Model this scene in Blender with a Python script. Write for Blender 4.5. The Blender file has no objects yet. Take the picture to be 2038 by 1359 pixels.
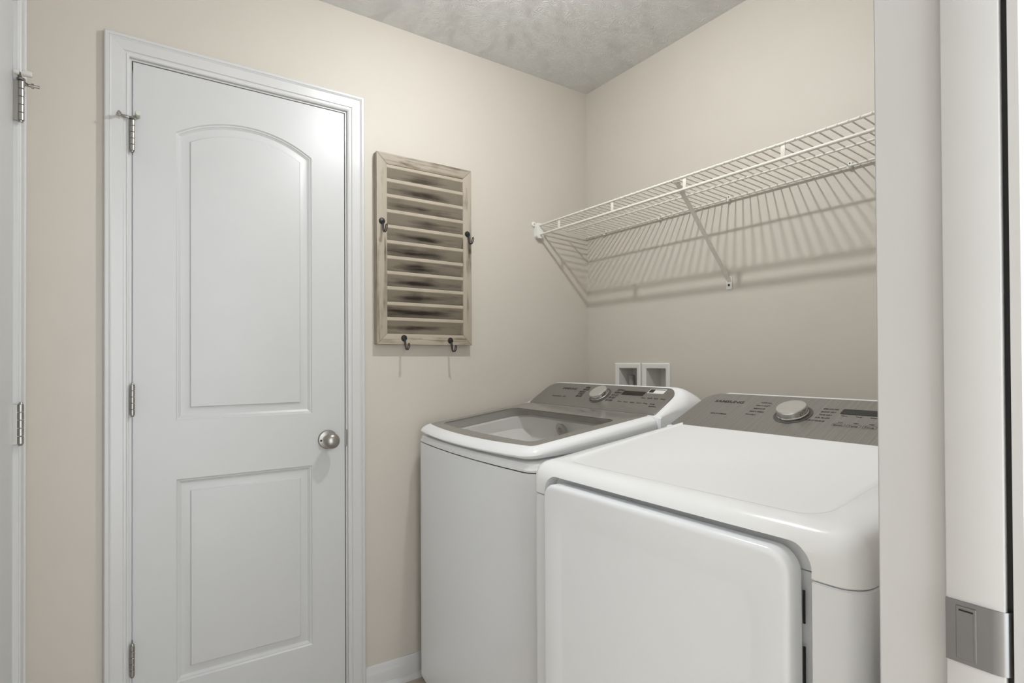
import bpy, bmesh, math, random
from mathutils import Vector, Matrix
random.seed(7)
S = bpy.context.scene
COL = S.collection
R = math.radians

# ------------------------------------------------------------------ camera
F_PX, YAW, PITCH, ROLL, SHIFT, EYE = 1112.74, 0.59755, 0.0078, -0.00494, 30.6, 1.16696
fw = Vector((math.sin(YAW)*math.cos(PITCH), math.cos(YAW)*math.cos(PITCH), math.sin(PITCH)))
r0 = Vector((math.cos(YAW), -math.sin(YAW), 0)); u0 = r0.cross(fw)
rt = r0*math.cos(ROLL) + u0*math.sin(ROLL); up = u0*math.cos(ROLL) - r0*math.sin(ROLL)
cam = bpy.data.cameras.new('camera'); camo = bpy.data.objects.new('camera', cam); COL.objects.link(camo)
m = Matrix((rt, up, -fw)).transposed().to_4x4(); m.translation = (0, 0, EYE)
camo.matrix_world = m
cam.sensor_width = 36.0; cam.lens = 36.0*F_PX/2038.0; cam.shift_y = SHIFT/2038.0
cam.clip_start = 0.01
S.camera = camo
# ------------------------------------------------------------------ world (soft light from the hall behind the camera)
W = bpy.data.worlds.new('world'); S.world = W; W.use_nodes = True
bg = W.node_tree.nodes['Background']; bg.inputs[0].default_value = (0.94, 0.975, 1.0, 1); bg.inputs[1].default_value = 3.8
# ------------------------------------------------------------------ exposure
S.view_settings.view_transform = 'Standard'; S.view_settings.look = 'None'
S.view_settings.exposure = 0.0; S.view_settings.gamma = 1.0
try: S.view_settings.use_curve_mapping = False
except Exception: pass
BULB = 1210.0
LX, LY = 0.86, 1.15

# room planes (metres, camera stands at x=y=0 in the doorway)
B = 1.9395      # wall with the white door
XB = 1.7448     # wall with the shelf
XC = -0.235     # left wall
YD0, YD1 = 0.166, 0.270   # doorway wall (hall face, room face)
ZC = 2.403

# ------------------------------------------------------------------ materials
def nt(name):
    mt = bpy.data.materials.new(name); mt.use_nodes = True
    return mt, mt.node_tree.nodes, mt.node_tree.links, mt.node_tree.nodes['Principled BSDF']
def setp(b, col=None, rough=None, metal=None, spec=None, coat=None):
    if col is not None: b.inputs['Base Color'].default_value = (*col, 1)
    if rough is not None: b.inputs['Roughness'].default_value = rough
    if metal is not None: b.inputs['Metallic'].default_value = metal
    if spec is not None: b.inputs['Specular IOR Level'].default_value = spec
    if coat is not None: b.inputs['Coat Weight'].default_value = coat; b.inputs['Coat Roughness'].default_value = 0.08
def coords(n, l, scale=(1, 1, 1), kind='Object'):
    tc = n.new('ShaderNodeTexCoord'); mp = n.new('ShaderNodeMapping'); mp.inputs['Scale'].default_value = scale
    l.new(tc.outputs[kind], mp.inputs['Vector']); return mp.outputs['Vector']
def noise(n, l, vec, scale, detail=4, rough=0.5, dist=0):
    x = n.new('ShaderNodeTexNoise'); x.inputs['Scale'].default_value = scale; x.inputs['Detail'].default_value = detail
    x.inputs['Roughness'].default_value = rough; x.inputs['Distortion'].default_value = dist
    l.new(vec, x.inputs['Vector']); return x.outputs['Fac']
def ramp(n, l, fac, stops):
    x = n.new('ShaderNodeValToRGB'); e = x.color_ramp.elements
    e[0].position, e[0].color = stops[0][0], (*stops[0][1], 1); e[1].position, e[1].color = stops[-1][0], (*stops[-1][1], 1)
    for p, c in stops[1:-1]:
        q = e.new(p); q.color = (*c, 1)
    l.new(fac, x.inputs['Fac']); return x.outputs['Color']
def bump(n, l, h, b, strength, dist):
    x = n.new('ShaderNodeBump'); x.inputs['Strength'].default_value = strength; x.inputs['Distance'].default_value = dist
    l.new(h, x.inputs['Height']); l.new(x.outputs['Normal'], b.inputs['Normal'])
def plain(name, col, rough, metal=0, spec=None, coat=None, var=0.0, bscale=0, bstr=0, bdist=0.001):
    mt, n, l, b = nt(name); setp(b, col, rough, metal, spec, coat)
    v = coords(n, l)
    f = noise(n, l, v, 9.0, 3)
    k = 1-var
    c = ramp(n, l, f, [(0.3, tuple(x*k for x in col)), (0.7, col)])
    l.new(c, b.inputs['Base Color'])
    if bstr: bump(n, l, noise(n, l, v, bscale, 3), b, bstr, bdist)
    return mt
def rgb(r, g, b):
    f = lambda c: (c/255/12.92 if c/255 <= .04045 else ((c/255+.055)/1.055)**2.4)
    return (f(r), f(g), f(b))
M = {}
M['wall'] = plain('wall_paint', rgb(202, 196, 186), 0.55, var=0.02, bscale=420, bstr=0.12, bdist=0.0006)
M['trim'] = plain('trim_paint', rgb(206, 206, 206), 0.28, var=0.02, bscale=60, bstr=0.05)
M['door'] = plain('door_paint', rgb(202, 203, 203), 0.36, var=0.02, bscale=500, bstr=0.10, bdist=0.0005)
M['enamel'] = plain('white_enamel', rgb(242, 244, 246), 0.14, var=0.005)
M['enamel_front'] = plain('white_enamel_front', rgb(239, 242, 246), 0.2, var=0.005)
M['plastic'] = plain('white_plastic', rgb(228, 227, 222), 0.3, var=0.01)
M['wirecoat'] = plain('white_wire_coating', rgb(224, 220, 211), 0.35, var=0.01)
M['tubwhite'] = plain('tub_plastic', rgb(222, 219, 210), 0.35, var=0.02)
M['nickel'] = plain('satin_nickel', (0.40, 0.385, 0.36), 0.32, metal=1, var=0.05)
M['strike'] = plain('dull_strike_metal', (0.31, 0.31, 0.315), 0.35, metal=1, var=0.08)
M['chrome'] = plain('chrome', (0.72, 0.71, 0.69), 0.14, metal=1, var=0.02)
M['knobcap'] = plain('spun_metal', (0.66, 0.65, 0.62), 0.34, metal=0.75, var=0.12)
M['steel'] = plain('drum_steel', (0.42, 0.41, 0.385), 0.38, metal=0.8, var=0.05)
M['black'] = plain('black_iron', (0.010, 0.010, 0.010), 0.38, var=0.3)
M['dark'] = plain('dark_gap', (0.012, 0.012, 0.012), 0.6, var=0.1)
M['display'] = plain('black_display', (0.010, 0.010, 0.011), 0.12, var=0.05)
M['ink'] = plain('dark_print', (0.022, 0.021, 0.020), 0.5, var=0.1)
M['white_print'] = plain('white_print', rgb(232, 232, 228), 0.4, var=0.01)
M['rubber'] = plain('white_rubber', rgb(205, 203, 196), 0.5, var=0.03)
M['greypvc'] = plain('grey_pipe', rgb(150, 148, 142), 0.4, var=0.05)
M['lidgrey'] = plain('lid_grey', (0.225, 0.215, 0.195), 0.10, var=0.02)
M['ringgrey'] = plain('knob_ring', (0.09, 0.088, 0.083), 0.35, var=0.02)

def brushed(name, col, rough, stripe):
    mt, n, l, b = nt(name); setp(b, col, rough, 0.55)
    v = coords(n, l, (1, 1, 1))
    f = noise(n, l, coords(n, l, (2, 220, 2)), 1.0, 3)
    c = ramp(n, l, f, [(0.3, tuple(x*(1-stripe) for x in col)), (0.7, col)])
    l.new(c, b.inputs['Base Color']); return mt
M['panel_d'] = brushed('brushed_grey_dryer', (0.33, 0.32, 0.30), 0.32, 0.22)
M['panel_w'] = brushed('brushed_grey_washer', (0.27, 0.26, 0.24), 0.32, 0.12)

# textured ceiling
mt, n, l, b = nt('stomped_ceiling'); setp(b, rgb(224, 224, 222), 0.7)
v = coords(n, l)
d1 = noise(n, l, v, 7.0, 2)
mx = n.new('ShaderNodeVectorMath'); mx.operation = 'MULTIPLY_ADD'
cb = n.new('ShaderNodeCombineXYZ'); l.new(d1, cb.inputs[0]); l.new(noise(n, l, coords(n, l, (1.1, .9, 1)), 8.3, 2), cb.inputs[1])
l.new(cb.outputs[0], mx.inputs[0]); mx.inputs[1].default_value = (0.55, 0.55, 0); l.new(v, mx.inputs[2])
w = n.new('ShaderNodeTexWave'); w.inputs['Scale'].default_value = 42; w.inputs['Distortion'].default_value = 7; w.inputs['Detail'].default_value = 3; w.inputs['Detail Scale'].default_value = 1.6
l.new(mx.outputs[0], w.inputs['Vector'])
n2 = noise(n, l, v, 60, 4, 0.6)
mm = n.new('ShaderNodeMath'); mm.operation = 'MULTIPLY'; l.new(w.outputs['Fac'], mm.inputs[0]); l.new(n2, mm.inputs[1])
bump(n, l, mm.outputs[0], b, 0.6, 0.0038)
M['ceiling'] = mt

# floor boards
mt, n, l, b = nt('brown_floor'); setp(b, (0.16, 0.09, 0.05), 0.35)
f = noise(n, l, coords(n, l, (2, 30, 1)), 3, 5)
l.new(ramp(n, l, f, [(0.3, (0.42, 0.35, 0.28)), (0.7, (0.58, 0.50, 0.42))]), b.inputs['Base Color'])
M['floor'] = mt

# distressed wood: grain along local x (rails, slats) or z (stiles)
def distressed(name, vertical, slat=False):
    mt, n, l, b = nt(name); setp(b, (0.5, 0.46, 0.4), 0.6)
    sc = (45, 45, 3.5) if vertical else (3.5, 45, 45)
    oi = n.new('ShaderNodeObjectInfo')
    tc = n.new('ShaderNodeTexCoord'); add = n.new('ShaderNodeVectorMath'); add.operation = 'ADD'
    rr = n.new('ShaderNodeVectorMath'); rr.operation = 'SCALE'; rr.inputs[0].default_value = (3.1, 1.7, 2.3); l.new(oi.outputs['Random'], rr.inputs['Scale'])
    l.new(tc.outputs['Object'], add.inputs[0]); l.new(rr.outputs[0], add.inputs[1])
    mp = n.new('ShaderNodeMapping'); mp.inputs['Scale'].default_value = sc; l.new(add.outputs[0], mp.inputs['Vector'])
    f = noise(n, l, mp.outputs[0], 1.0, 6, 0.65, 0.3)
    mp2 = n.new('ShaderNodeMapping'); mp2.inputs['Scale'].default_value = (8, 8, 8); l.new(add.outputs[0], mp2.inputs['Vector'])
    g = noise(n, l, mp2.outputs[0], 1.0, 3)
    if slat:
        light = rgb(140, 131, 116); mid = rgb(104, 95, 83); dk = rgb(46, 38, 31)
    else:
        light = rgb(168, 158, 143); mid = rgb(134, 123, 108); dk = rgb(60, 48, 38)
    mulm = n.new('ShaderNodeMath'); mulm.operation = 'MULTIPLY_ADD'; l.new(g, mulm.inputs[0]); mulm.inputs[1].default_value = 0.55; l.new(f, mulm.inputs[2])
    fac = mulm.outputs[0]
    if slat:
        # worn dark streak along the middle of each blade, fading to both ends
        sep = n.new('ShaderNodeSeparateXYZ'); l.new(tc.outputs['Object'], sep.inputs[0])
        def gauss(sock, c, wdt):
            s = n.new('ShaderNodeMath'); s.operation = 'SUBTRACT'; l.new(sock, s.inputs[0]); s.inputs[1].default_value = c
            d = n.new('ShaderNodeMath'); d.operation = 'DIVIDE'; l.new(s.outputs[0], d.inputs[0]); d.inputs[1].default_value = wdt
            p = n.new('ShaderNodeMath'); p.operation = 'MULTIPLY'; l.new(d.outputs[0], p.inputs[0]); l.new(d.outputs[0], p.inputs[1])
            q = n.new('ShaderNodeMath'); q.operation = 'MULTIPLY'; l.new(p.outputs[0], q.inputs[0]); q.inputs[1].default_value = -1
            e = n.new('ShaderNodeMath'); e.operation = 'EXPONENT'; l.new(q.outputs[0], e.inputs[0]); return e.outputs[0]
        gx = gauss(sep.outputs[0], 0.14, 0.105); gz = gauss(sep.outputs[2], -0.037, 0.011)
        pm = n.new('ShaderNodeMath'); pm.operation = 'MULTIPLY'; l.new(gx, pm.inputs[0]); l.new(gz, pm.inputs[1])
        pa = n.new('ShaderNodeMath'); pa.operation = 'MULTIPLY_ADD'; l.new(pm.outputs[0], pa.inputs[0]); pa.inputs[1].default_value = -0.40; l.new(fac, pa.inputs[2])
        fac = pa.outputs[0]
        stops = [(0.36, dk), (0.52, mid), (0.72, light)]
    else:
        stops = [(0.55, dk), (0.66, mid), (0.78, light)]
    l.new(ramp(n, l, fac, stops), b.inputs['Base Color'])
    bump(n, l, f, b, 0.3, 0.001)
    return mt
M['stile'] = distressed('whitewashed_wood_vertical', True)
M['rail'] = distressed('whitewashed_wood_horizontal', False)
M['slat_edge_lit'] = plain('slat_edge_lit_paint', rgb(180, 169, 151), 0.6, var=0.15, bscale=90, bstr=0.2)  # lighter than the blade: cleaner edge paint plus light baked into the colour
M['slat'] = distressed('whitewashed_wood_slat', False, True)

# lid glass: fresnel mix of a clear tinted pane and a glossy surface
mt = bpy.data.materials.new('lid_glass'); mt.use_nodes = True; n = mt.node_tree.nodes; l = mt.node_tree.links; n.clear()
o = n.new('ShaderNodeOutputMaterial'); mix = n.new('ShaderNodeMixShader'); tr = n.new('ShaderNodeBsdfTransparent'); gl = n.new('ShaderNodeBsdfGlossy'); fr = n.new('ShaderNodeLayerWeight'); fr.inputs['Blend'].default_value = 0.5
pw = n.new('ShaderNodeMath'); pw.operation = 'POWER'; l.new(fr.outputs['Facing'], pw.inputs[0]); pw.inputs[1].default_value = 4.0
sc_ = n.new('ShaderNodeMath'); sc_.operation = 'MULTIPLY_ADD'; l.new(pw.outputs[0], sc_.inputs[0]); sc_.inputs[1].default_value = 0.38; sc_.inputs[2].default_value = 0.02; tr.inputs[0].default_value = (0.95, 0.945, 0.93, 1); gl.inputs['Roughness'].default_value = 0.02
l.new(sc_.outputs[0], mix.inputs[0]); l.new(tr.outputs[0], mix.inputs[1]); l.new(gl.outputs[0], mix.inputs[2]); l.new(mix.outputs[0], o.inputs[0])
M['glass'] = mt
mt, n, l, b = nt('bulb_glow'); setp(b, (1, 1, 1), 0.4)
b.inputs['Emission Color'].default_value = (0.975, 0.99, 1.0, 1); b.inputs['Emission Strength'].default_value = BULB
M['bulb'] = mt

# ------------------------------------------------------------------ mesh helpers
OFF = {}
def link(o): COL.objects.link(o); return o
def tag(o, label, cat, group=None, kind=None):
    o['label'] = label; o['category'] = cat
    if group: o['group'] = group
    if kind: o['kind'] = kind
    return o
def empty(name, loc, label=None, cat=None, rotz=0, local=False, kind=None):
    o = bpy.data.objects.new(name, None); link(o); o.location = loc; o.rotation_euler = (0, 0, rotz); o.empty_display_size = 0.05
    OFF[o] = Vector((0, 0, 0)) if local else Vector(loc)
    if label: tag(o, label, cat, kind=kind)
    return o
def obj(name, bm, mat, parent=None, smooth=32, label=None):
    bmesh.ops.remove_doubles(bm, verts=bm.verts, dist=1e-6)
    bmesh.ops.recalc_face_normals(bm, faces=bm.faces)
    if parent is not None and OFF.get(parent) is not None: bmesh.ops.translate(bm, verts=bm.verts, vec=-OFF[parent])
    me = bpy.data.meshes.new(name); bm.to_mesh(me); bm.free()
    return mobj(name, me, mat, parent, smooth, label)
def mobj(name, me, mat, parent=None, smooth=32, label=None):
    if smooth:
        me.polygons.foreach_set('use_smooth', [True]*len(me.polygons)); me.set_sharp_from_angle(angle=R(smooth))
    me.materials.clear(); me.materials.append(M[mat])
    o = bpy.data.objects.new(name, me); link(o)
    if parent is not None:
        o.parent = parent; OFF[o] = OFF.get(parent, Vector((0, 0, 0)))
    if label: o['label'] = label
    return o
def copy(o, parent, loc):
    c = o.copy(); link(c); c.parent = parent; c.location = loc; OFF[c] = OFF.get(parent); return c
def nb(): return bmesh.new()
def box(bm, lo, hi, bev=0, seg=2):
    g = bmesh.ops.create_cube(bm, size=1)
    lo, hi = Vector(lo), Vector(hi)
    for v in g['verts']: v.co = Vector(((v.co.x+.5)*(hi.x-lo.x)+lo.x, (v.co.y+.5)*(hi.y-lo.y)+lo.y, (v.co.z+.5)*(hi.z-lo.z)+lo.z))
    if bev:
        es = list({e for v in g['verts'] for e in v.link_edges})
        bmesh.ops.bevel(bm, geom=es, offset=bev, segments=seg, affect='EDGES', profile=0.5)
def loft(bm, rings, cap0=True, cap1=True, closed=True, wrap=False):
    vs = [[bm.verts.new(p) for p in r] for r in rings]
    n = len(vs[0]); rng = range(n if closed else n-1)
    prs = list(zip(vs[:-1], vs[1:])) + ([(vs[-1], vs[0])] if wrap else [])
    for a, b in prs:
        for i in rng:
            j = (i+1) % n
            try: bm.faces.new((a[i], a[j], b[j], b[i]))
            except ValueError: pass
    if cap0 and not wrap: bm.faces.new(vs[0])
    if cap1 and not wrap: bm.faces.new(list(reversed(vs[-1])))
def frame_of(d):
    d = Vector(d).normalized(); a = Vector((0, 0, 1)) if abs(d.z) < .9 else Vector((1, 0, 0))
    s = d.cross(a).normalized(); return d, s, s.cross(d).normalized()
def tube(bm, pts, r, seg=8, cap=True, closed=False):
    pts = [Vector(p) for p in pts]; rings = []; N = len(pts); prev = None
    for i, p in enumerate(pts):
        if closed: d = pts[(i+1) % N]-pts[i-1]
        else: d = pts[min(i+1, N-1)]-pts[max(i-1, 0)]
        d.normalize()
        if prev is None: _, s, t = frame_of(d)
        else:
            s = (prev-d*prev.dot(d)).normalized(); t = s.cross(d)*-1
            t = d.cross(s)
        if prev is None: t = d.cross(s)
        prev = s
        rr = r[i] if isinstance(r, (list, tuple)) else r
        rings.append([p+(s*math.cos(2*math.pi*k/seg)+t*math.sin(2*math.pi*k/seg))*rr for k in range(seg)])
    loft(bm, rings, cap, cap, wrap=closed)
def lathe(bm, prof, c, axis=(0, 0, 1), seg=32, cap0=True, cap1=True):
    d, s, t = frame_of(axis); c = Vector(c)
    loft(bm, [[c+d*h+(s*math.cos(2*math.pi*k/seg)+t*math.sin(2*math.pi*k/seg))*max(r, 1e-5) for k in range(seg)] for r, h in prof], cap0, cap1)
def round_poly(pts, rad, seg=8):
    out = []; N = len(pts)
    for i, p in enumerate(pts):
        r = rad[i] if isinstance(rad, (list, tuple)) else rad
        p = Vector(p)
        if r <= 0: out.append((p.x, p.y)); continue
        a = Vector(pts[i-1]); b = Vector(pts[(i+1) % N])
        u = (a-p).normalized(); v = (b-p).normalized(); ang = u.angle(v)
        tl = r/math.tan(ang/2); ctr = p+(u+v).normalized()*(r/math.sin(ang/2))
        p0 = p+u*tl; p1 = p+v*tl; a0 = math.atan2(*(p0-ctr).yx); a1 = math.atan2(*(p1-ctr).yx)
        da = (a1-a0+math.pi) % (2*math.pi)-math.pi
        for k in range(seg+1):
            q = a0+da*k/seg; out.append((ctr.x+r*math.cos(q), ctr.y+r*math.sin(q)))
    return out
NB = 14
def plan(a0, a1, c0, c1, rf, rb, bow=0):
    """outline in (a depth, c across): straight sides, front edge bowed outwards, rounded corners"""
    pts = [(a0, c0)]; rad = [rf]
    for k in range(1, NB):
        q = 2*k/NB-1; pts.append((a0-bow*(1-q*q), c0+(c1-c0)*k/NB)); rad.append(0)
    # keep bow points clear of the corner fillets
    lim = rf*1.35
    pts = [pts[0]]+[(p[0], min(max(p[1], c0+lim*(1+.02*i)), c1-lim*(1+.02*(NB-i)))) for i, p in enumerate(pts[1:])]
    pts += [(a0, c1), (a1, c1), (a1, c0)]; rad += [rf, rb, rb]
    return round_poly(pts, rad, 7)
def rrect(x0, x1, y0, y1, r, seg=7): return round_poly([(x0, y0), (x1, y0), (x1, y1), (x0, y1)], r, seg)
def boolean(o, cutter):
    md = o.modifiers.new('cut', 'BOOLEAN'); md.object = cutter; md.operation = 'DIFFERENCE'; md.solver = 'EXACT'
    dg = bpy.context.evaluated_depsgraph_get(); dg.update()
    me = bpy.data.meshes.new_from_object(o.evaluated_get(dg)); o.modifiers.clear()
    old = o.data; o.data = me; bpy.data.meshes.remove(old)
    me.polygons.foreach_set('use_smooth', [True]*len(me.polygons)); me.set_sharp_from_angle(angle=R(32))
def drop(o):
    me = o.data; bpy.data.objects.remove(o); bpy.data.meshes.remove(me)
def grid_wall(name, us, zs, holes, Mp, thick, mat, label, cat='wall'):
    """wall face with openings, given thickness; Mp(u,z,n)->world, n points into the room"""
    bm = nb(); us = sorted(us); zs = sorted(zs); V = {}
    def v(i, j):
        if (i, j) not in V: V[i, j] = bm.verts.new(Mp(us[i], zs[j], 0))
        return V[i, j]
    for i in range(len(us)-1):
        for j in range(len(zs)-1):
            cu, cz = (us[i]+us[i+1])/2, (zs[j]+zs[j+1])/2
            if any(h[0] < cu < h[1] and h[2] < cz < h[3] for h in holes): continue
            bm.faces.new((v(i, j), v(i+1, j), v(i+1, j+1), v(i, j+1)))
    g = bmesh.ops.extrude_face_region(bm, geom=bm.faces[:])
    dv = Vector(Mp(0, 0, -thick))-Vector(Mp(0, 0, 0))
    bmesh.ops.translate(bm, verts=[e for e in g['geom'] if isinstance(e, bmesh.types.BMVert)], vec=dv)
    o = obj(name, bm, mat, smooth=0); return tag(o, label, cat, kind='structure')

MA = lambda u, z, n: (u, B-n, z)          # door wall
MB_ = lambda u, z, n: (XB-n, u, z)        # shelf wall
MC = lambda u, z, n: (XC+n, u, z)         # left wall
MDr = lambda u, z, n: (u, YD1+n, z)       # doorway wall, room side
MDh = lambda u, z, n: (u, YD0-n, z)       # doorway wall, hall side

# ------------------------------------------------------------------ the room
DX0, DX1, DZ1 = 0.0038, 0.6138, 2.035       # main door slab
C0, C1 = 1.065, 1.772                       # left door slab along y
JX = 0.640                                  # right jamb of the camera's doorway
HX0 = -0.175                                # left jamb of it
bm = nb(); box(bm, (XC-.12, -1.8, -.05), (XB+.12, B+.12, 0)); o = obj('floor', bm, 'floor', smooth=0); tag(o, 'brown wood-look floor under the washing machine and baseboard', 'floor', kind='structure')
bm = nb(); box(bm, (XC-.12, YD0, ZC), (XB+.12, B+.12, ZC+.05)); o = obj('ceiling', bm, 'ceiling', smooth=0); tag(o, 'off-white ceiling with a stomped brush texture', 'ceiling', kind='structure')
gm = 0.022
wa = grid_wall('wall_back', [XC-.12, DX0-gm, DX1+gm, XB+.12], [0, DZ1+gm, ZC], [(DX0-gm, DX1+gm, 0, DZ1+gm)], MA, .11, 'wall', 'beige painted wall holding the panelled door and the shutter rack')
HALL_END = -1.8
bm = nb(); box(bm, (XC-.12, HALL_END, ZC), (XB+.12, YD0-.0005, ZC+.05)); o = obj('ceiling_hall_blocker', bm, 'ceiling', smooth=0); tag(o, 'unseen off-white ceiling of the hall outside the laundry doorway, added to block overhead light', 'ceiling', kind='structure')  # unseen slab added to keep overhead world light off the jamb
# valve recesses in the shelf wall
V1 = (1.612, 1.7585); V2 = (1.4595, 1.6045); VZ = (0.985, 1.157); fr_ = 0.022
holes = [(a+fr_-.002, c-fr_+.002, VZ[0]+fr_, VZ[1]-fr_+.002) for a, c in (V1, V2)]
wb = grid_wall('wall_right', [YD0, *[h for q in holes for h in q[:2]], B], [0, holes[0][2], holes[0][3], ZC], holes, MB_, .11, 'wall', 'beige painted wall with the wire shelf above the laundry machines')
wc = grid_wall('wall_left', [-1.0, C0-gm, C1+gm, B], [0, DZ1+gm, ZC], [(C0-gm, C1+gm, 0, DZ1+gm)], MC, .11, 'wall', 'beige side wall around the flat white door')
wd = grid_wall('wall_front', [XC-.002, HX0-.020, JX+.028, XB], [0, 2.06, ZC], [(HX0-.020, JX+.028, 0, 2.06)], MDr, YD1-YD0, 'wall', 'wall pierced by the open doorway with the strike plate')

# ------------------------------------------------------------------ casings and jambs
PROFILE = [(0, 0), (0, .0075), (.003, .0100), (.0065, .0108), (.0075, .0092), (.013, .0095), (.0155, .0125), (.022, .0132), (.042, .0148), (.0455, .0172), (.0475, .0160), (.049, .0178), (.0555, .0178), (.059, .0150), (.059, 0)]
def casing(parent, uL, uR, zT, Mp, mat='trim', tk=1.0):
    PROF = [(o, t*tk) for o, t in PROFILE]
    rl = [[Mp(uL-o, z0 if z0 == 0 else zT+o, t) for o, t in PROF] for z0 in (0, 1)]
    rh = [[Mp(uL-o, zT+o, t) for o, t in PROF], [Mp(uR+o, zT+o, t) for o, t in PROF]]
    rr = [[Mp(uR+o, z0 if z0 == 0 else zT+o, t) for o, t in PROF] for z0 in (0, 1)]
    for rg in (rl, rh, rr):
        bm = nb(); loft(bm, rg); obj('casing_board', bm, mat, parent, 25)
def jamb(parent, uL, uR, zT, Mp, depth, stop=True, stop_n=-.040, stop_w=.034):
    # lining of the opening, 18 mm boards reaching from the wall face (n=0) back
    for lo, hi in (((uL-.018, 0), (uL, zT+.018)), ((uR, 0), (uR+.018, zT+.018)), ((uL, zT), (uR, zT+.018))):
        bm = nb(); a = Mp(lo[0], lo[1], 0); b = Mp(hi[0], hi[1], -depth)
        box(bm, [min(p) for p in zip(a, b)], [max(p) for p in zip(a, b)]); obj('jamb_board', bm, 'trim', parent, 0)
    if stop:
        for lo, hi in (((uL, 0), (uL+.011, zT)), ((uR-.011, 0), (uR, zT)), ((uL, zT-.011), (uR, zT))):
            bm = nb(); a = Mp(lo[0], lo[1], stop_n); b = Mp(hi[0], hi[1], stop_n-stop_w)
            box(bm, [min(p) for p in zip(a, b)], [max(p) for p in zip(a, b)], .002); obj('door_stop', bm, 'trim', parent, 0)
GAP = 0.0035
t1 = empty('trim_1', (DX0, B, 0), 'white moulded casing around the arched-panel door', 'door trim', kind='structure')
casing(t1, DX0-GAP-.0055, DX1+GAP+.0055, DZ1+GAP+.0055, MA)
jamb(t1, DX0-GAP, DX1+GAP, DZ1+GAP, MA, .105)
t2 = empty('trim_2', (XC, C1, 0), 'white moulded casing around the flat side door', 'door trim', kind='structure')
casing(t2, C0-GAP-.0055, C1+GAP+.0055, DZ1+GAP+.0055, MC)
jamb(t2, C0-GAP, C1+GAP, DZ1+GAP, MC, .105)

# ------------------------------------------------------------------ doors
def slab(u0, u1, z0, z1, th, panels, Mp, n0=0.0):
    bm = nb()
    out = [bm.verts.new(Mp(u, z, n0)) for u, z in ((u0, z0), (u1, z0), (u1, z1), (u0, z1))]
    edges = [bm.edges.new((out[i], out[(i+1) % 4])) for i in range(4)]
    prof = [(0, 0), (.0035, -.0035), (.0065, -.0040), (.0075, -.0055), (.0135, -.0095), (.0165, -.0098), (.0365, -.0050), (.0395, -.0012), (.0415, -.0010)]
    for gen in panels:
        prev = None
        for d, n in prof:
            lp = [bm.verts.new(Mp(u, z, n0+n)) for u, z in gen(d)]; N = len(lp)
            if prev is None: edges += [bm.edges.new((lp[i], lp[(i+1) % N])) for i in range(N)]
            else:
                for i in range(N): bm.faces.new((prev[i], prev[(i+1) % N], lp[(i+1) % N], lp[i]))
            prev = lp
        bm.faces.new(prev)
    bmesh.ops.triangle_fill(bm, use_beauty=True, use_dissolve=False, edges=edges)
    bk = [bm.verts.new(Mp(u, z, n0-th)) for u, z in ((u0, z0), (u1, z0), (u1, z1), (u0, z1))]
    for i in range(4): bm.faces.new((out[i], out[(i+1) % 4], bk[(i+1) % 4], bk[i]))
    bm.faces.new(bk); return bm
def rect_panel(x0, x1, z0, z1): return lambda d: [(x0+d, z0+d), (x1-d, z0+d), (x1-d, z1-d), (x0+d, z1-d)]
def arch_panel(x0, x1, z0, zs, sag):
    hw = (x1-x0)/2; xc = (x0+x1)/2; Rr = (hw*hw+sag*sag)/(2*sag); zc = zs+sag-Rr
    def g(d):
        r = Rr-d; w_ = hw-d; a = math.asin(w_/r)
        return [(x0+d, z0+d), (x1-d, z0+d)]+[(xc+r*math.sin(a*(1-2*k/28)), zc+r*math.cos(a*(1-2*k/28))) for k in range(29)]
    return g
d1 = obj('door_1', slab(DX0, DX1, .012, DZ1, .035, [arch_panel(.109, .5035, .9955, 1.8562, .061), rect_panel(.110, .5035, .2186, .8200)], MA), 'door', None, 20)
tag(d1, 'white two-panel door with an arched upper panel', 'door', kind='structure'); OFF[d1] = Vector((0, 0, 0))
d2 = obj('door_2', slab(C0, C1, .012, DZ1, .035, [], MC), 'door', None, 20)
tag(d2, 'flat white side door with hinges beside the beige strip of wall', 'door', kind='structure'); OFF[d2] = Vector((0, 0, 0))

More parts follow.
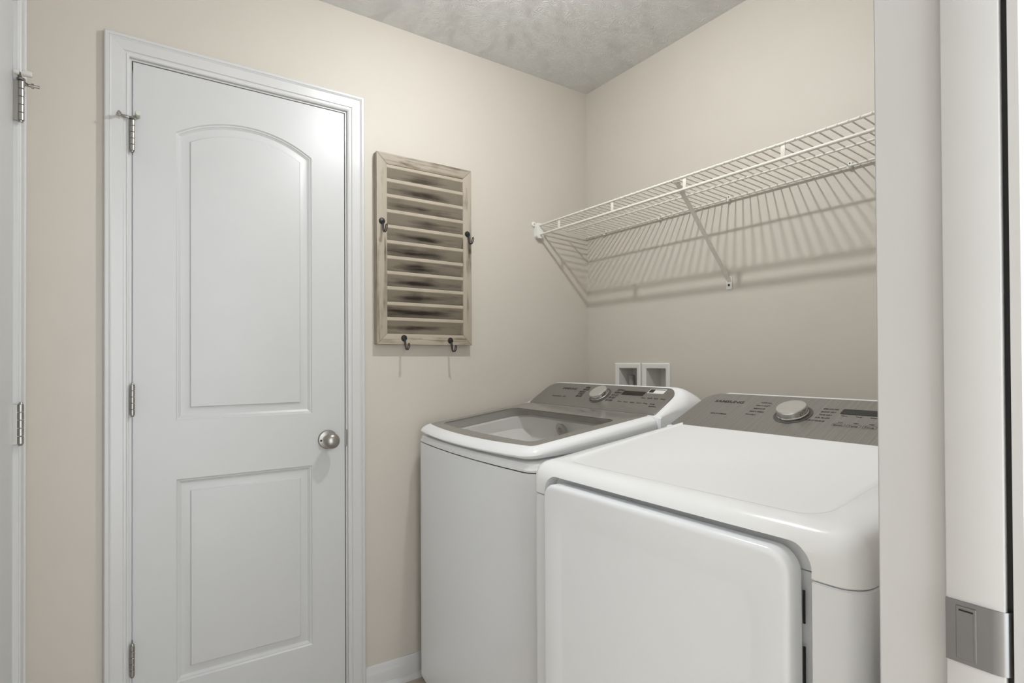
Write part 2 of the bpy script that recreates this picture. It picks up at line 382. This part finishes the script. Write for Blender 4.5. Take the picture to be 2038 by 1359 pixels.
def hinge(parent, u, z, Mp, du, stop=False, h=.089):
    """u: hinge line, du: direction from door to casing"""
    root_bm = nb()
    for k in range(5):
        z0 = z-h/2+k*h/5; c = Mp(u, z0+.0006, .0150)
        lathe(root_bm, [(.0056, 0), (.0062, .0006), (.0062, h/5-.0018), (.0056, h/5-.0012)], c, seg=16)
    hg = obj('hinge', root_bm, 'nickel', parent)
    bm = nb(); a = Mp(u-.0011, z-h/2, .0125); b = Mp(u+.0011, z+h/2, -.020)
    box(bm, [min(p) for p in zip(a, b)], [max(p) for p in zip(a, b)]); obj('hinge_leaf', bm, 'nickel', hg, 0)
    bm = nb(); lathe(bm, [(.0035, -.004), (.0048, 0)], Mp(u, z-h/2, .0150), seg=12); lathe(bm, [(.0048, 0), (.0030, .004), (.001, .005)], Mp(u, z+h/2, .0150), seg=12)
    obj('hinge_pin', bm, 'nickel', hg)
    if stop:
        zt = z+h/2+.002
        nd = Vector(Mp(0, 0, 1))-Vector(Mp(0, 0, 0))
        bm = nb()
        lathe(bm, [(.0085, 0), (.0085, .004)], Mp(u, zt, .0150), seg=16)
        tube(bm, [Mp(u, zt+.003, .0150), Mp(u+du*.010, zt+.004, .014), Mp(u+du*.022, zt+.004, .019), Mp(u+du*.031, zt+.003, .022)], [.0045, .0040, .0036, .0045], 8)
        tube(bm, [Mp(u, zt+.003, .0150), Mp(u-du*.006, zt+.010, .012), Mp(u-du*.013, zt+.013, .013)], [.0045, .004, .0035], 8)
        tube(bm, [Mp(u+du*.031, zt+.003, .014), Mp(u+du*.031, zt+.003, .046)], .0036, 10)
        lathe(bm, [(.0062, 0), (.0062, .005)], Mp(u+du*.031, zt+.003, .030), nd, seg=6)
        obj('pin_stop', bm, 'nickel', hg)
        bm = nb(); lathe(bm, [(.0065, 0), (.0075, .002), (.0075, .009), (.006, .011)], Mp(u+du*.031, zt+.003, .0175-.011), nd, seg=16)
        lathe(bm, [(.0060, 0), (.0065, .006), (.005, .009)], Mp(u-du*.013, zt+.013, .004), nd, seg=14)
        lathe(bm, [(.0066, 0), (.0072, .002), (.0072, .017), (.0060, .019)], Mp(u-du*.013, zt+.013, .018), nd, seg=16)
        obj('rubber_bumper', bm, 'rubber', hg)
    return hg
for zz, st in ((1.8175, True), (1.0620, False), (0.3232, False)): hinge(d1, DX0-.0018, zz, MA, -1, st)
for zz, st in ((1.800, True), (1.022, False), (0.30, False)): hinge(d2, C1+.0018, zz, MC, 1, st, .096)

# knob of the main door
KX, KZ = 0.5545, 0.903
bm = nb(); lathe(bm, [(.0325, 0), (.0325, .004), (.030, .008), (.020, .011), (.012, .013)], (KX, B, KZ), (0, -1, 0), 40)
rose = obj('door_knob_rose', bm, 'nickel', d1, 40)
bm = nb(); lathe(bm, [(.010, .010), (.0105, .026), (.016, .031), (.0225, .037), (.0262, .045), (.0262, .053), (.0235, .060), (.017, .0655), (.008, .068), (0, .0685)], (KX, B, KZ), (0, -1, 0), 40, cap1=False)
obj('door_knob', bm, 'nickel', rose, 40)
bm = nb(); lathe(bm, [(.0034, 0), (.0034, .0022)], (KX-.0240, B-.0088, KZ-.002), (0, -1, 0), 14); obj('privacy_hole', bm, 'dark', rose)
bm = nb(); box(bm, (DX1-.001, B-.0022, KZ-.029), (DX1+.0075, B+.010, KZ+.029), .001); obj('latch_plate', bm, 'nickel', d1, 0)

# ------------------------------------------------------------------ doorway the camera looks through
t3 = empty('trim_3', (JX, YD1, 0), 'white jamb with door stop and nickel strike plate in the open doorway', 'door trim', kind='structure')
jamb(t3, HX0, JX+.010, 2.04, MDr, YD1-YD0, False)
bm = nb(); box(bm, (JX, YD0, 0), (JX+.0100, .2095, 2.04), .0012); obj('door_stop', bm, 'trim', t3, 30)
casing(t3, HX0-.006, JX+.016, 2.046, MDr, tk=.45)
# hall-side casing stands off the jamb by a dark slot
MDh2 = lambda u, z, n: (u, YD0-.0055-n, z)
casing(t3, HX0-.010, JX+.002, 2.043, MDh2)
bm = nb(); box(bm, (JX+.0080, YD0-.0054, 0), (JX+.0250, YD0-.0001, 2.04)); obj('slot_shade', bm, 'dark', t3, 0)  # dark strip standing in for the shade deep in the slot
# strike plate on the right jamb face
bm = nb()
SZ0, SZ1 = .8845, .9415
def strip(pts, z0, z1):      # bent plate profile in (y, x) with thickness along -x
    rings = []
    for z in (z0, z1): rings.append([(x, y, z) for y, x in pts])
    loft(bm, rings)
prof = [(.2092, JX+.0005), (.2092, JX-.0022), (.1745, JX-.0022), (.1705, JX-.0018), (.1670, JX-.0006), (.1645, JX+.0014), (.1628, JX+.0040), (.1620, JX+.0075), (.1611, JX+.0075), (.1618, JX+.0036), (.1636, JX+.0004), (.1658, JX-.0014), (.1672, JX+.0003), (.1705, JX+.0005)]
prof = [prof[k] for k in (0, 1, 2, 3, 4, 5, 6, 7)]+[(.1634, JX+.0075), (.1641, JX+.0046), (.1653, JX+.0026), (.1668, JX+.0005)]
strip(prof, SZ0, SZ1)
st = obj('strike_plate', bm, 'strike', t3, 30)
bm = nb(); box(bm, (JX-.0034, .1855, SZ0+.004), (JX-.0018, .2010, SZ1-.004), .0006); obj('strike_frame', bm, 'strike', st, 0)
bm = nb(); box(bm, (JX-.0039, .1878, SZ0+.007), (JX-.0030, .1985, SZ1-.008)); obj('latch_cover', bm, 'strike', st, 0)
bm = nb(); box(bm, (JX-.0041, .1878, SZ1-.0082), (JX-.0030, .1985, SZ1-.0070)); obj('latch_slot', bm, 'dark', st, 0)

# ------------------------------------------------------------------ baseboards
BP = [(0, 0), (.0135, 0), (.0135, .052), (.0110, .060), (.0085, .066), (.0075, .076), (.0045, .0835), (0, .0835)]
SP = [(.0135, 0), (.0290, 0), (.0275, .008), (.0225, .0145), (.0165, .0180), (.0135, .0185)]
def baseboard(name, u0, u1, Mp, label):
    bm = nb(); loft(bm, [[Mp(u, z, n) for n, z in BP] for u in (u0, u1)]); o = obj(name, bm, 'trim', None, 20)
    tag(o, label, 'baseboard', kind='structure'); OFF[o] = Vector((0, 0, 0))
    bm = nb(); loft(bm, [[Mp(u, z, n) for n, z in SP] for u in (u0, u1)]); obj('shoe_moulding', bm, 'trim', o, 20)
baseboard('baseboard_back', DX1+.069, XB, MA, 'white baseboard with shoe moulding between the door casing and washing machine')
baseboard('baseboard_right', YD1, B-.03, MB_, 'white baseboard behind the laundry machines')
baseboard('baseboard_left', C1+.069, B-.03, MC, 'short white baseboard between the side door and the corner')

# ------------------------------------------------------------------ ceiling bulb
lamp = empty('ceiling_lamp', (LX, LY, ZC), 'small white ceiling fixture with one frosted globe hanging below it', 'lamp')
bm = nb(); lathe(bm, [(.058, 0), (.058, -.008), (.050, -.014), (.014, -.018), (.012, -.030), (.022, -.036), (.034, -.050), (.034, -.0875), (.0278, -.0875), (.0272, -.080)], (LX, LY, ZC), seg=32); obj('lamp_housing', bm, 'plastic', lamp)
bm = nb(); lathe(bm, [(.0265, -.0850), (.0265, -.0880), (.0249, -.0970), (.0203, -.1050), (.0133, -.1109), (.0060, -.1138), (0, -.1145)], (LX, LY, ZC), seg=24, cap1=False); obj('lamp_globe', bm, 'bulb', lamp, 80)

# ------------------------------------------------------------------ shutter hook rack
SX0, SX1, SY, SZ0_, SZ1_ = .7205, 1.1085, 1.9085, 1.2300, 1.9185
rack = empty('shutter_hook_rack', (SX0, B, SZ0_), 'distressed wooden louvred shutter with black coat hooks hung on the wall', 'wall rack')
FWD = .0385; TH = B-SY-.0005
def mitre(poly, name, mat):      # polygon in (x,z), frame board with bevelled front
    bm = nb(); c = [bm.verts.new((x, B-.0005, z)) for x, z in poly]; f = [bm.verts.new((x, SY, z)) for x, z in poly]
    bm.faces.new(c); bm.faces.new(f)
    for i in range(4): bm.faces.new((c[i], c[(i+1) % 4], f[(i+1) % 4], f[i]))
    bmesh.ops.recalc_face_normals(bm, faces=bm.faces)
    bmesh.ops.bevel(bm, geom=bm.edges[:], offset=.0012, segments=2, affect='EDGES', profile=.5)
    o = obj(name, bm, mat, rack, 40); return o
g = .0004; x0, x1, z0, z1, w_ = SX0, SX1, SZ0_, SZ1_, FWD
mitre([(x0, z0+g), (x0+w_, z0+w_+g), (x0+w_, z1-w_-g), (x0, z1-g)], 'stile', 'stile')
mitre([(x1, z0+g), (x1-w_, z0+w_+g), (x1-w_, z1-w_-g), (x1, z1-g)], 'stile', 'stile')
mitre([(x0+g, z0), (x1-g, z0), (x1-w_-g, z0+w_), (x0+w_+g, z0+w_)], 'bottom_rail', 'rail')
mitre([(x0+g, z1), (x1-g, z1), (x1-w_-g, z1-w_), (x0+w_+g, z1-w_)], 'top_rail', 'rail')
NS = 11; iz0, iz1 = z0+w_, z1-w_; pitch = (iz1-iz0)/NS
bm = nb()   # blade: front edge on top, leaning back downwards
L_ = SX1-SX0-2*FWD+.006; ty = .0030
pr = [(0.0015, 0.0002), (0.000, -.0020), (0.000, -.0105), (.0015, -.0125), (.0225, -.0600), (.0270, -.0580), (.0060, -.0010), (.004, .0006)]
loft(bm, [[(x, y, z) for y, z in pr] for x in (0, L_)])
sl0 = obj('slat', bm, 'slat', None, 30); sl0.parent = rack
sl0.data.materials.append(M['slat_edge_lit'])
for p in sl0.data.polygons:
    if p.normal.y < -.75 and p.center.z > -.013: p.material_index = 1
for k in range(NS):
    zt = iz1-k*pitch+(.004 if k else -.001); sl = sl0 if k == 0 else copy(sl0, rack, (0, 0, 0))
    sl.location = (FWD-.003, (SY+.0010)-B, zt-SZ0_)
bm = nb(); box(bm, (SX0+FWD-.004, B-.0022, iz0-.004), (SX1-FWD+.004, B-.0008, iz1+.004)); obj('backing_board', bm, 'slat', rack, 0)
def hook(x, z, flip=1):
    bm = nb(); y = SY
    lathe(bm, [(.0115, 0), (.0115, .002), (.0095, .004), (.0065, .0045), (.0060, .0065), (.003, .0075), (0, .0076)], (x, y, z), (0, -1, 0), 20, cap1=False)
    hk = obj('hook', bm, 'black', rack, 35)
    bm = nb(); pts = []
    # doubled wire: two strands hang from the rose, turn forward into an upturned loop
    path = [(0, -.004, -.004), (0, -.011, -.012), (0, -.013, -.026), (0, -.016, -.037), (0, -.024, -.0435), (0, -.034, -.042), (0, -.041, -.034), (0, -.044, -.025)]
    a = [(x-.0028*(.6+.4*i/7), y+p[1], z+p[2]) for i, p in enumerate(path)]; b_ = [(x+.0028*(.6+.4*i/7), y+p[1], z+p[2]) for i, p in enumerate(path)]
    tip = [(x-.0022, y-.0450, z-.0215), (x, y-.0455, z-.0200), (x+.0022, y-.0450, z-.0215)]
    tube(bm, a+tip+b_[::-1], .00175, 8); obj('hook_wire', bm, 'black', hk, 60)
for hx, hz in ((.7395, 1.6705), (1.0895, 1.6660), (.8225, 1.2535), (1.0130, 1.2475)): hook(hx, hz)

# ------------------------------------------------------------------ wire shelf
SD = .291; XF = XB-SD; ZB, ZU, ZL = 1.733, 1.7510, 1.7125; SY0, SY1 = YD1+.004, B-.014
shelf = empty('wire_shelf', (XB, B, ZB), 'white wire shelf with a hanging rail fixed above the laundry machines', 'shelf')
def rod(name, p, q, r, seg=10): bm = nb(); tube(bm, [p, q], r, seg); return obj(name, bm, 'wirecoat', shelf, 60)
rod('front_rail', (XF, SY0, ZU), (XF, SY1, ZU), .0042)
rod('hanging_rail', (XF+.003, SY0, ZL), (XF+.003, SY1, ZL), .0048)
rod('back_rail', (XB-.012, SY0, ZB), (XB-.012, B-.006, ZB), .0036)
mz = ZB+(ZU-ZB)*.5-.003
rod('middle_rail', (XB-.150, SY0, mz), (XB-.150, SY1-.02, mz), .0032)
bm = nb(); tube(bm, [(-.0060, 0, ZB-.0035-ZB), (-.0085, 0, .0030), (-.016, 0, .0050), (-SD+.004, 0, ZU-ZB+.0038), (-SD-.0030, 0, ZU-ZB+.0025), (-SD-.0042, 0, ZU-ZB-.001)], .0020, 6)
me = None
wr = obj('deck_wire', bm, 'wirecoat', None, 60); wr.parent = shelf
yy = SY1-.010; k = 0
while yy > SY0+.004:
    o = wr if k == 0 else copy(wr, shelf, (0, 0, 0))
    o.location = (0, yy-B, 0); yy -= .02665; k += 1
for y in (1.7897, 1.4809, 1.1569, .8315, .50):
    bm = nb(); box(bm, (XF-.0005, y-.0065, ZL), (XF+.0025, y+.0065, ZU), .001); obj('rail_strap', bm, 'wirecoat', shelf, 30)
for y in (1.8151, 1.5011, 1.1933, .7918, .42):
    bm = nb(); box(bm, (XB-.015, y-.006, ZB-.009), (XB-.0005, y+.006, ZB+.004), .003)
    lathe(bm, [(.0065, 0), (.0065, .004), (.004, .006)], (XB-.0005, y, ZB+.008), (-1, 0, 0), 14); cl = obj('wall_clip', bm, 'plastic', shelf, 35)
    bm = nb(); lathe(bm, [(.0022, 0), (.0022, .001)], (XB-.0063, y, ZB+.0085), (-1, 0, 0), 10); obj('clip_screw', bm, 'dark', cl)
# end bracket on the door wall
bm = nb()
out = round_poly([(XF-.016, ZL-.016), (XF+.020, ZL-.016), (XF+.018, ZU+.010), (XF-.014, ZU+.010)], [.012, .012, .004, .004], 6)
loft(bm, [[(x, y, z) for x, z in out] for y in (B-.0005, B-.020, B-.022)])
lathe(bm, [(.0105, 0), (.0105, .005), (.006, .008)], (XF-.020, B-.0005, ZU+.006), (0, -1, 0), 18)
eb = obj('end_bracket', bm, 'plastic', shelf, 35)
bm = nb(); lathe(bm, [(.003, 0), (.003, .001)], (XF-.020, B-.0083, ZU+.006), (0, -1, 0), 12); obj('bracket_screw', bm, 'nickel', eb)
# diagonal brace
bm = nb(); by = 1.197
path = [(XF+.014, by, ZU-.006), (XF+.022, by, ZU-.014), (XB-.016, by-.001, 1.462), (XB-.004, by-.002, 1.446)]
d = (Vector(path[2])-Vector(path[1])).normalized(); nrm = d.cross(Vector((0, 1, 0))).normalized()
rings = []
for p in path:
    p = Vector(p); rings.append([p+Vector((0, .0072, 0))+nrm*.0026, p+Vector((0, .0072, 0))-nrm*.0026, p-Vector((0, .0072, 0))-nrm*.0026, p-Vector((0, .0072, 0))+nrm*.0026])
loft(bm, rings); br = obj('brace', bm, 'wirecoat', shelf, 30)
bm = nb(); o2 = round_poly([(by-.0115, 1.417), (by+.0105, 1.417), (by+.0105, 1.464), (by-.0115, 1.464)], [.003, .003, .009, .009], 5)
loft(bm, [[(XB-x, y, z) for y, z in o2] for x in (.0005, .0035)]); pf = obj('brace_foot', bm, 'plastic', br, 30)
bm = nb(); lathe(bm, [(.0042, 0), (.0042, .0012)], (XB-.0034, by, 1.4315), (-1, 0, 0), 14); obj('brace_screw', bm, 'dark', pf)
bm = nb(); box(bm, (XF+.0045, by-.009, ZU-.010), (XF+.022, by+.009, ZU-.005), .001); obj('brace_clip', bm, 'wirecoat', br, 0)

# ------------------------------------------------------------------ recessed valve boxes
def valve_box(y0, y1, label, pipe):
    rt_ = empty('valve_box', (XB, (y0+y1)/2, VZ[0]), label, 'valve box')
    def ring(x, i): return [(x, y0+i, VZ[0]+i), (x, y1-i, VZ[0]+i), (x, y1-i, VZ[1]-i), (x, y0+i, VZ[1]-i)]
    bm = nb(); loft(bm, [ring(XB-.0003, 0), ring(XB-.006, .0), ring(XB-.0085, .004), ring(XB-.0060, fr_-.003), ring(XB-.004, fr_), ring(XB+.010, fr_)], False, False); obj('frame', bm, 'plastic', rt_, 25)
    bm = nb(); loft(bm, [ring(XB+.010, fr_), ring(XB+.085, fr_+.0005)], False, True); obj('recess', bm, 'plastic', rt_, 25)
    if pipe:
        bm = nb(); py = y0+.098; lathe(bm, [(.013, VZ[0]+fr_+.001), (.013, 1.1020), (.011, 1.1050)], (XB+.045, py, 0), seg=20); obj('pipe', bm, 'greypvc', rt_)
        bm = nb(); lathe(bm, [(.017, 1.035), (.017, 1.055)], (XB+.045, py, 0), seg=8); obj('valve', bm, 'nickel', rt_)
    else:
        bm = nb(); lathe(bm, [(.010, VZ[0]+fr_+.001), (.010, 1.045), (.008, 1.048)], (XB+.05, (y0+y1)/2, 0), seg=20); obj('outlet', bm, 'greypvc', rt_)
valve_box(*V1, 'white recessed wall box with a grey pipe inside', True)
valve_box(*V2, 'empty-looking white recessed wall box beside the one with a pipe', False)

# ------------------------------------------------------------------ laundry machines
def console(root, Wd, a0, z0, a1, z1, kind, panel_mat, back, zb, ins=0.0, mg=.030):
    U = Vector((a1-a0, 0, z1-z0)); Lf = U.length; U.normalize(); N = Vector((-U.z, 0, U.x)); P0 = Vector((a0, 0, z0))
    f = lambda c, u, n=0: P0+U*u+N*n+Vector((0, c, 0))
    # housing: section swept across, ends rounded over
    sec = [(a0-.006, zb), (a0-.004, z0-.006), (a0, z0), (a1-.010, z1-.010*U.z/U.x), (a1, z1-.001), (a1+.010, z1+.001), (a1+.030, z1-.003), (a1+.065, z1-.018), (a1+.095, z1-.045), (a1+.110, z1-.09), (back, zb)]
    rings = []; r = .062; cs = [0, .0015, .004, .008, .014, .022, .032, .044, .062]
    cs = [c+ins for c in cs]; cs = cs+[Wd/2]+[Wd-c for c in reversed(cs)]
    for c in cs:
        t = min(c, Wd-c)-ins; dr = r-math.sqrt(max(0, r*r-(r-t)**2)) if t < r else 0
        top = z1-zb
        rings.append([(a+(dr*.25 if i > 3 else 0)*0, c, z-dr*max(0, (z-max(zb, z0-.004)))/(z1-z0+.004)*1.0 if z > z0-.004 else z) for i, (a, z) in enumerate(sec)])
    bm = nb(); loft(bm, rings); cons = obj('console', bm, 'enamel', root, 38)
    # grey face panel
    top = Lf-.006
    out = round_poly([(mg, .001), (Wd-mg, .001), (Wd-mg-.004, top), (mg+.004, top)], [.006, .006, .046, .046], 9)
    bm = nb(); loft(bm, [[f(c, u, n) for c, u in out] for n in (-.02, .0012)]+[[f(c+(Wd/2-c)*.006, u+(Lf/2-u)*.012, .0024) for c, u in out]])
    pan = obj('console_panel', bm, panel_mat, cons, 30)
    n0 = .0024
    def text(name, s, c, u, size, mat='ink', width=None, bold=0):
        cu = bpy.data.curves.new('txt', 'FONT'); cu.body = s; cu.size = size; cu.extrude = .00015; cu.offset = bold; cu.resolution_u = 3
        to = bpy.data.objects.new('txt', cu); link(to); dg = bpy.context.evaluated_depsgraph_get(); dg.update()
        me = bpy.data.meshes.new_from_object(to.evaluated_get(dg)); bpy.data.objects.remove(to); bpy.data.curves.remove(cu)
        wd_ = max(v.co.x for v in me.vertices); k = (width/wd_) if width else 1
        for v in me.vertices: v.co = f(c-v.co.x*k, u+v.co.y, n0+.0003+v.co.z)
        me.update(); return mobj(name, me, mat, pan, 0)
    def plate(name, c0, c1, u0, u1, r, mat, th=.0008, slant=0):
        o_ = round_poly([(c0, u0), (c1, u0), (c1+slant*-1, u1), (c0+slant*-1, u1)], r, 5)
        bm = nb(); loft(bm, [[f(c, u, n) for c, u in o_] for n in (n0-.001, n0+th)]); return obj(name, bm, mat, pan, 30)
    def outline(c0, c1, u0, u1, r=.003):
        o_ = rrect(c0, c1, u0, u1, r, 4); i_ = rrect(c0+.0007, c1-.0007, u0+.0007, u1-.0007, r-.0007, 4)
        bm = nb(); loft(bm, [[f(c, u, n0+.0003) for c, u in o_], [f(c, u, n0+.0003) for c, u in i_]], False, False); return obj('button_outline', bm, 'ink', pan, 0)
    def knob(c, u, r):
        rb_ = nb(); lathe(rb_, [(r*1.28, -.001), (r*1.28, .0012), (r*1.18, .0016), (r*1.16, .0006)], f(c, u, n0), N, 48); rg = obj('knob_ring', rb_, 'ringgrey', pan, 40)
        bm = nb(); lathe(bm, [(r*1.02, .001), (r*1.02, .004), (r*.97, .0055), (r, .0065), (r, .017), (r*.985, .0195)], f(c, u, n0), N, 48); kb = obj('knob', bm, 'chrome', rg, 35)
        bm = nb(); lathe(bm, [(r*.985, .0195), (r*.95, .0215), (r*.4, .0222), (0, .0223)], f(c, u, n0), N, 48, cap0=False, cap1=False); obj('knob_cap', bm, 'knobcap', kb, 35)
    return f, text, plate, outline, knob, pan

# ---- washing machine (turned two degrees, local x = depth, y = across from its right side)
WW, WD_ = .740, .705
wash = empty('washing_machine', (.8424, 1.1509, 0), 'white top-loading washing machine with a glass lid and grey control panel', 'washing machine', R(-2), True)
BOW = .024
def wplan(i, a1=WD_): return plan(i, a1-i, i, WW-i, max(.040-i, .012), .03, BOW)
def zr(pts, z, sl=0.0, amax=.52): return [(a, c, z+sl*min(max(a, 0), amax)) for a, c in pts]
bm = nb(); loft(bm, [zr(wplan(.030), .012), zr(wplan(.0), .040), zr(wplan(0), .8735), zr(wplan(.003), .8765)], True, False); obj('cabinet', bm, 'enamel_front', wash, 30)
SLW = .134; SLC = .045
opn = plan(.062, .405, .085, WW-.085, .07, .07, .010)
ctr = (.235, WW/2)
def circ(R_):
    out = []
    for a, c in opn:
        d = Vector((a-ctr[0], c-ctr[1])).normalized(); out.append((ctr[0]+d.x*R_, ctr[1]+d.y*R_))
    return out
bm = nb(); loft(bm, [zr(wplan(.004), .8785), zr(wplan(.0005), .8800), zr(wplan(0), .8850, .05), zr(wplan(.0035), .8900, SLC), zr(wplan(.0045), .8960, SLC), zr(wplan(.0085), .9005, SLC), zr(wplan(.018), .9030, SLC), zr(plan(.054, .413, .077, WW-.077, .07, .07, .010), .9035, SLW), zr(opn, .899, SLW), zr(opn, .868, .10), zr(circ(.215), .800), zr(circ(.205), .785), zr(circ(.205), .765)], False, False)
obj('top_cover', bm, 'enamel', wash, 30)
bm = nb(); lathe(bm, [(.205, .772), (.212, .762), (.235, .755), (.240, .740), (.240, .42), (.20, .40), (.06, .41), (0, .42)], (*ctr, 0), seg=48, cap0=False, cap1=False); drum = obj('drum', bm, 'steel', wash, 30)
bm = nb(); lathe(bm, [(.055, .41), (.055, .50), (.040, .56), (.030, .60), (0, .61)], (*ctr, 0), seg=24, cap1=False); obj('agitator', bm, 'plastic', drum, 30)
# dispenser cup and fill slot seen through the glass
bm = nb(); lathe(bm, [(.020, 0), (.026, .012), (.012, .014), (.004, .004)], (.396, .385, .928), (-1, 0, -.3), 20); obj('dispenser_cup', bm, 'greypvc', wash, 35)
bm = nb(); box(bm, (.398, .10, .918), (.404, .285, .9215), .001); obj('fill_slot', bm, 'greypvc', wash, 0)
# lid
LA1 = .468
def lplan(i): return plan(i, LA1-min(i*.2, .003), .005+i, WW-.005-i, max(.052-i, .014), .012, .030)
lb = -.004
def lz(i, z): 
    k = SLC+(SLW-SLC)*min(1, max(0, (z-.9085)/.014))
    return [(a+lb, c, z+k*max(a, -.03)) for a, c in lplan(i)]
gb = .034; bm = nb()
loft(bm, [lz(gb, .9085), lz(.020, .9085), lz(.008, .9115), lz(.0015, .9165), lz(0, .9200), lz(.0025, .9250), lz(.0075, .9295), lz(.0140, .9330), lz(.0220, .9358), lz(.0290, .9373), lz(gb, .9378)], wrap=True); lid = obj('lid', bm, 'enamel', wash, 35)
gopen = plan(.062, .372, .082, WW-.082, .030, .030, .012)
def gz(z): return [(a+lb, c, z+SLW*a) for a, c in gopen]
bm = nb(); loft(bm, [lz(gb, .9340), lz(gb, .9372), lz(gb+.002, .9380), gz(.9380), gz(.9340)], wrap=True); obj('glass_border', bm, 'lidgrey', lid, 30)
bm = nb(); loft(bm, [gz(.9352), gz(.9379)]); obj('lid_glass', bm, 'glass', lid, 30)
f, text, plate, outline, knob, pan = console(wash, WW, .472, .9985, .595, 1.0795, 'w', 'panel_w', .703, .926)
text('brand_text', 'SAMSUNG', .598, .101, .016, width=.088, bold=.0004)
text('subtitle_text', 'ActiveWave', .612, .052, .0095, width=.060); text('subtitle_text', '4.5', .545, .052, .0110, width=.016)
knob(.348, .076, .034)
plate('display', .152, .254, .090, .1125, .003, 'display', .0010)
stk = plate('energy_sticker', .0755, .1455, .1075, .1315, .002, 'white_print', .0006)
plate('sticker_block', .121, .1425, .1105, .1290, .001, 'ink', .0010); plate('sticker_bar', .079, .119, .1255, .1285, .0005, 'ink', .0010)
for i, s in enumerate(('NORMAL', 'HEAVY DUTY', 'BEDDING', 'TOWELS', 'DELICATES')): text('cycle_text', s, .470-.003*abs(i-1)+.012*(i > 1), .113-.0135*i, .0150, width=.034 if i else .026)
for i, s in enumerate(('DEEP WASH', 'WATERPROOF', 'RINSE', 'SPIN ONLY', 'SELF CLEAN')): text('cycle_text', s, .292+.002*i, .110-.0150*i, .0150, width=.034)
for i, s in enumerate(('Temp', 'Rinse', 'Spin', 'Soil', 'Delay', 'Pre Soak')): text('button_text', s, .238-.030*i, .050, .0085, width=.020)
for i, s in enumerate(('Mute', 'Deep Fill', 'Extra', 'Power')): text('button_text', s, .150-.028*i, .078, .0085, width=.019)
text('button_text', 'Start/Pause', .085, .038, .0075, width=.032)

# ---- dryer
DW, DD = .705, .740
dry = empty('dryer', (.755, .335, 0), 'white front-loading dryer with a wide square door and grey control panel', 'dryer', 0, True)
def dplan(i, rf=.036): return plan(i, DD-i, i, DW-i, max(rf-i, .010), .02, .004)
bm = nb(); loft(bm, [zr(dplan(.012), .010), zr(dplan(.0), .025), zr(dplan(0), .8680), zr(dplan(.0025), .8700)]); cab = obj('cabinet', bm, 'enamel_front', dry, 30)
SLD = .139
def groove(i): return plan(.043+i, .470, .068+i, DW-.062-i, .050-i, .02, .0)
bm = nb(); loft(bm, [zr(dplan(.0020), .8715), zr(dplan(-.0005), .8735), zr(dplan(-.0005), .8950), zr(dplan(.0008), .9090, .05), zr(dplan(.0050), .9200, .10), zr(dplan(.0110), .9280, SLD), zr(dplan(.0200), .9340, SLD), zr(dplan(.0320), .9370, SLD), zr(groove(0), .9385, SLD), zr(groove(.004), .9375, SLD), zr(groove(.009), .9357, SLD), zr(groove(.012), .9355, SLD)])
cap = obj('top_cover', bm, 'enamel', dry, 30)
# recess for the door, cut into cabinet and top cover alike
rec = rrect(.061, .646, .035, .9165, .034, 10)
bm = nb(); loft(bm, [[(a, c, z) for c, z in rec] for a in (-.06, .030)]); cut = obj('cutter', bm, 'dark', None); cut.location = dry.location
dgx = bpy.context.evaluated_depsgraph_get(); dgx.update()
boolean(cab, cut); boolean(cap, cut); drop(cut)
# door
def dr(i, a): return [(a, c, z) for c, z in rrect(.0835+i, .6310-i, .055+i, .9045-i, .034-i*.8, 8)]
def din(i, a): return [(a, c, z) for c, z in rrect(.126+i, .585-i, .12+i, .850-i, .045-i, 8)]
bm = nb(); loft(bm, [dr(.004, .018), dr(.0, .014), dr(0, -.013), dr(.0015, -.0165), dr(.005, -.0192), dr(.010, -.0200), din(0, -.0200), din(.012, -.0178), din(.018, -.0175)]); door = obj('dryer_door', bm, 'enamel_front', dry, 30)
for zz0, zz1 in ((.80, .846), (.60, .768), (.30, .45)):  # thin dark boxes painting the gap shadow behind the door edge
    bm = nb(); box(bm, (.0183, .0815, zz0), (.0203, .0845, zz1)); obj('door_gap_shade', bm, 'dark', door, 0)
f, text, plate, outline, knob, pan = console(dry, DW, .447, .9945, .625, 1.0745, 'd', 'panel_d', .735, .965, .022, .031)
text('brand_text', 'SAMSUNG', .6246, .1365, .017, width=.087, bold=.0004)
text('subtitle_text', 'MULTI STEAM', .596, .073, .0070, width=.047, bold=.0002)
knob(.385, .100, .034)
plate('display', .120, .2875, .119, .1415, .003, 'display', .0010)
for i, s in enumerate(('NORMAL', 'HEAVY DUTY', 'BEDDING', 'PERM PRESS', 'TOWELS')):
    text('cycle_text', s, (.492, .497, .495, .497, .500)[i], .1455-.0160*i, .0078, width=(.030, .038, .031, .038, .028)[i])
for i, s in enumerate(('DELICATES', 'QUICK DRY', 'TIME DRY', 'AIR FLUFF', 'WRINKLE RELEASE')):
    text('cycle_text', s, (.331, .331, .329, .331, .354)[i], .1350-.0142*i, .0078, width=(.034, .034, .029, .032, .050)[i])
for i, s in enumerate(('Time', 'Temp', 'Dryness')): text('button_text', s, .281-.030*i, .109, .0055, width=.013)
for i, s in enumerate(('Dryness', 'Temp', 'Time', 'Wrinkle', 'Start')):
    c = .256-.031*i; outline(c, c+.027, .0640, .0765); text('button_text', s, c+.024, .0675, .0065, width=.019); text('button_text', ('Low', 'Med', 'High', 'On', 'Hold')[i], c+.019, .081, .0048, width=.010)
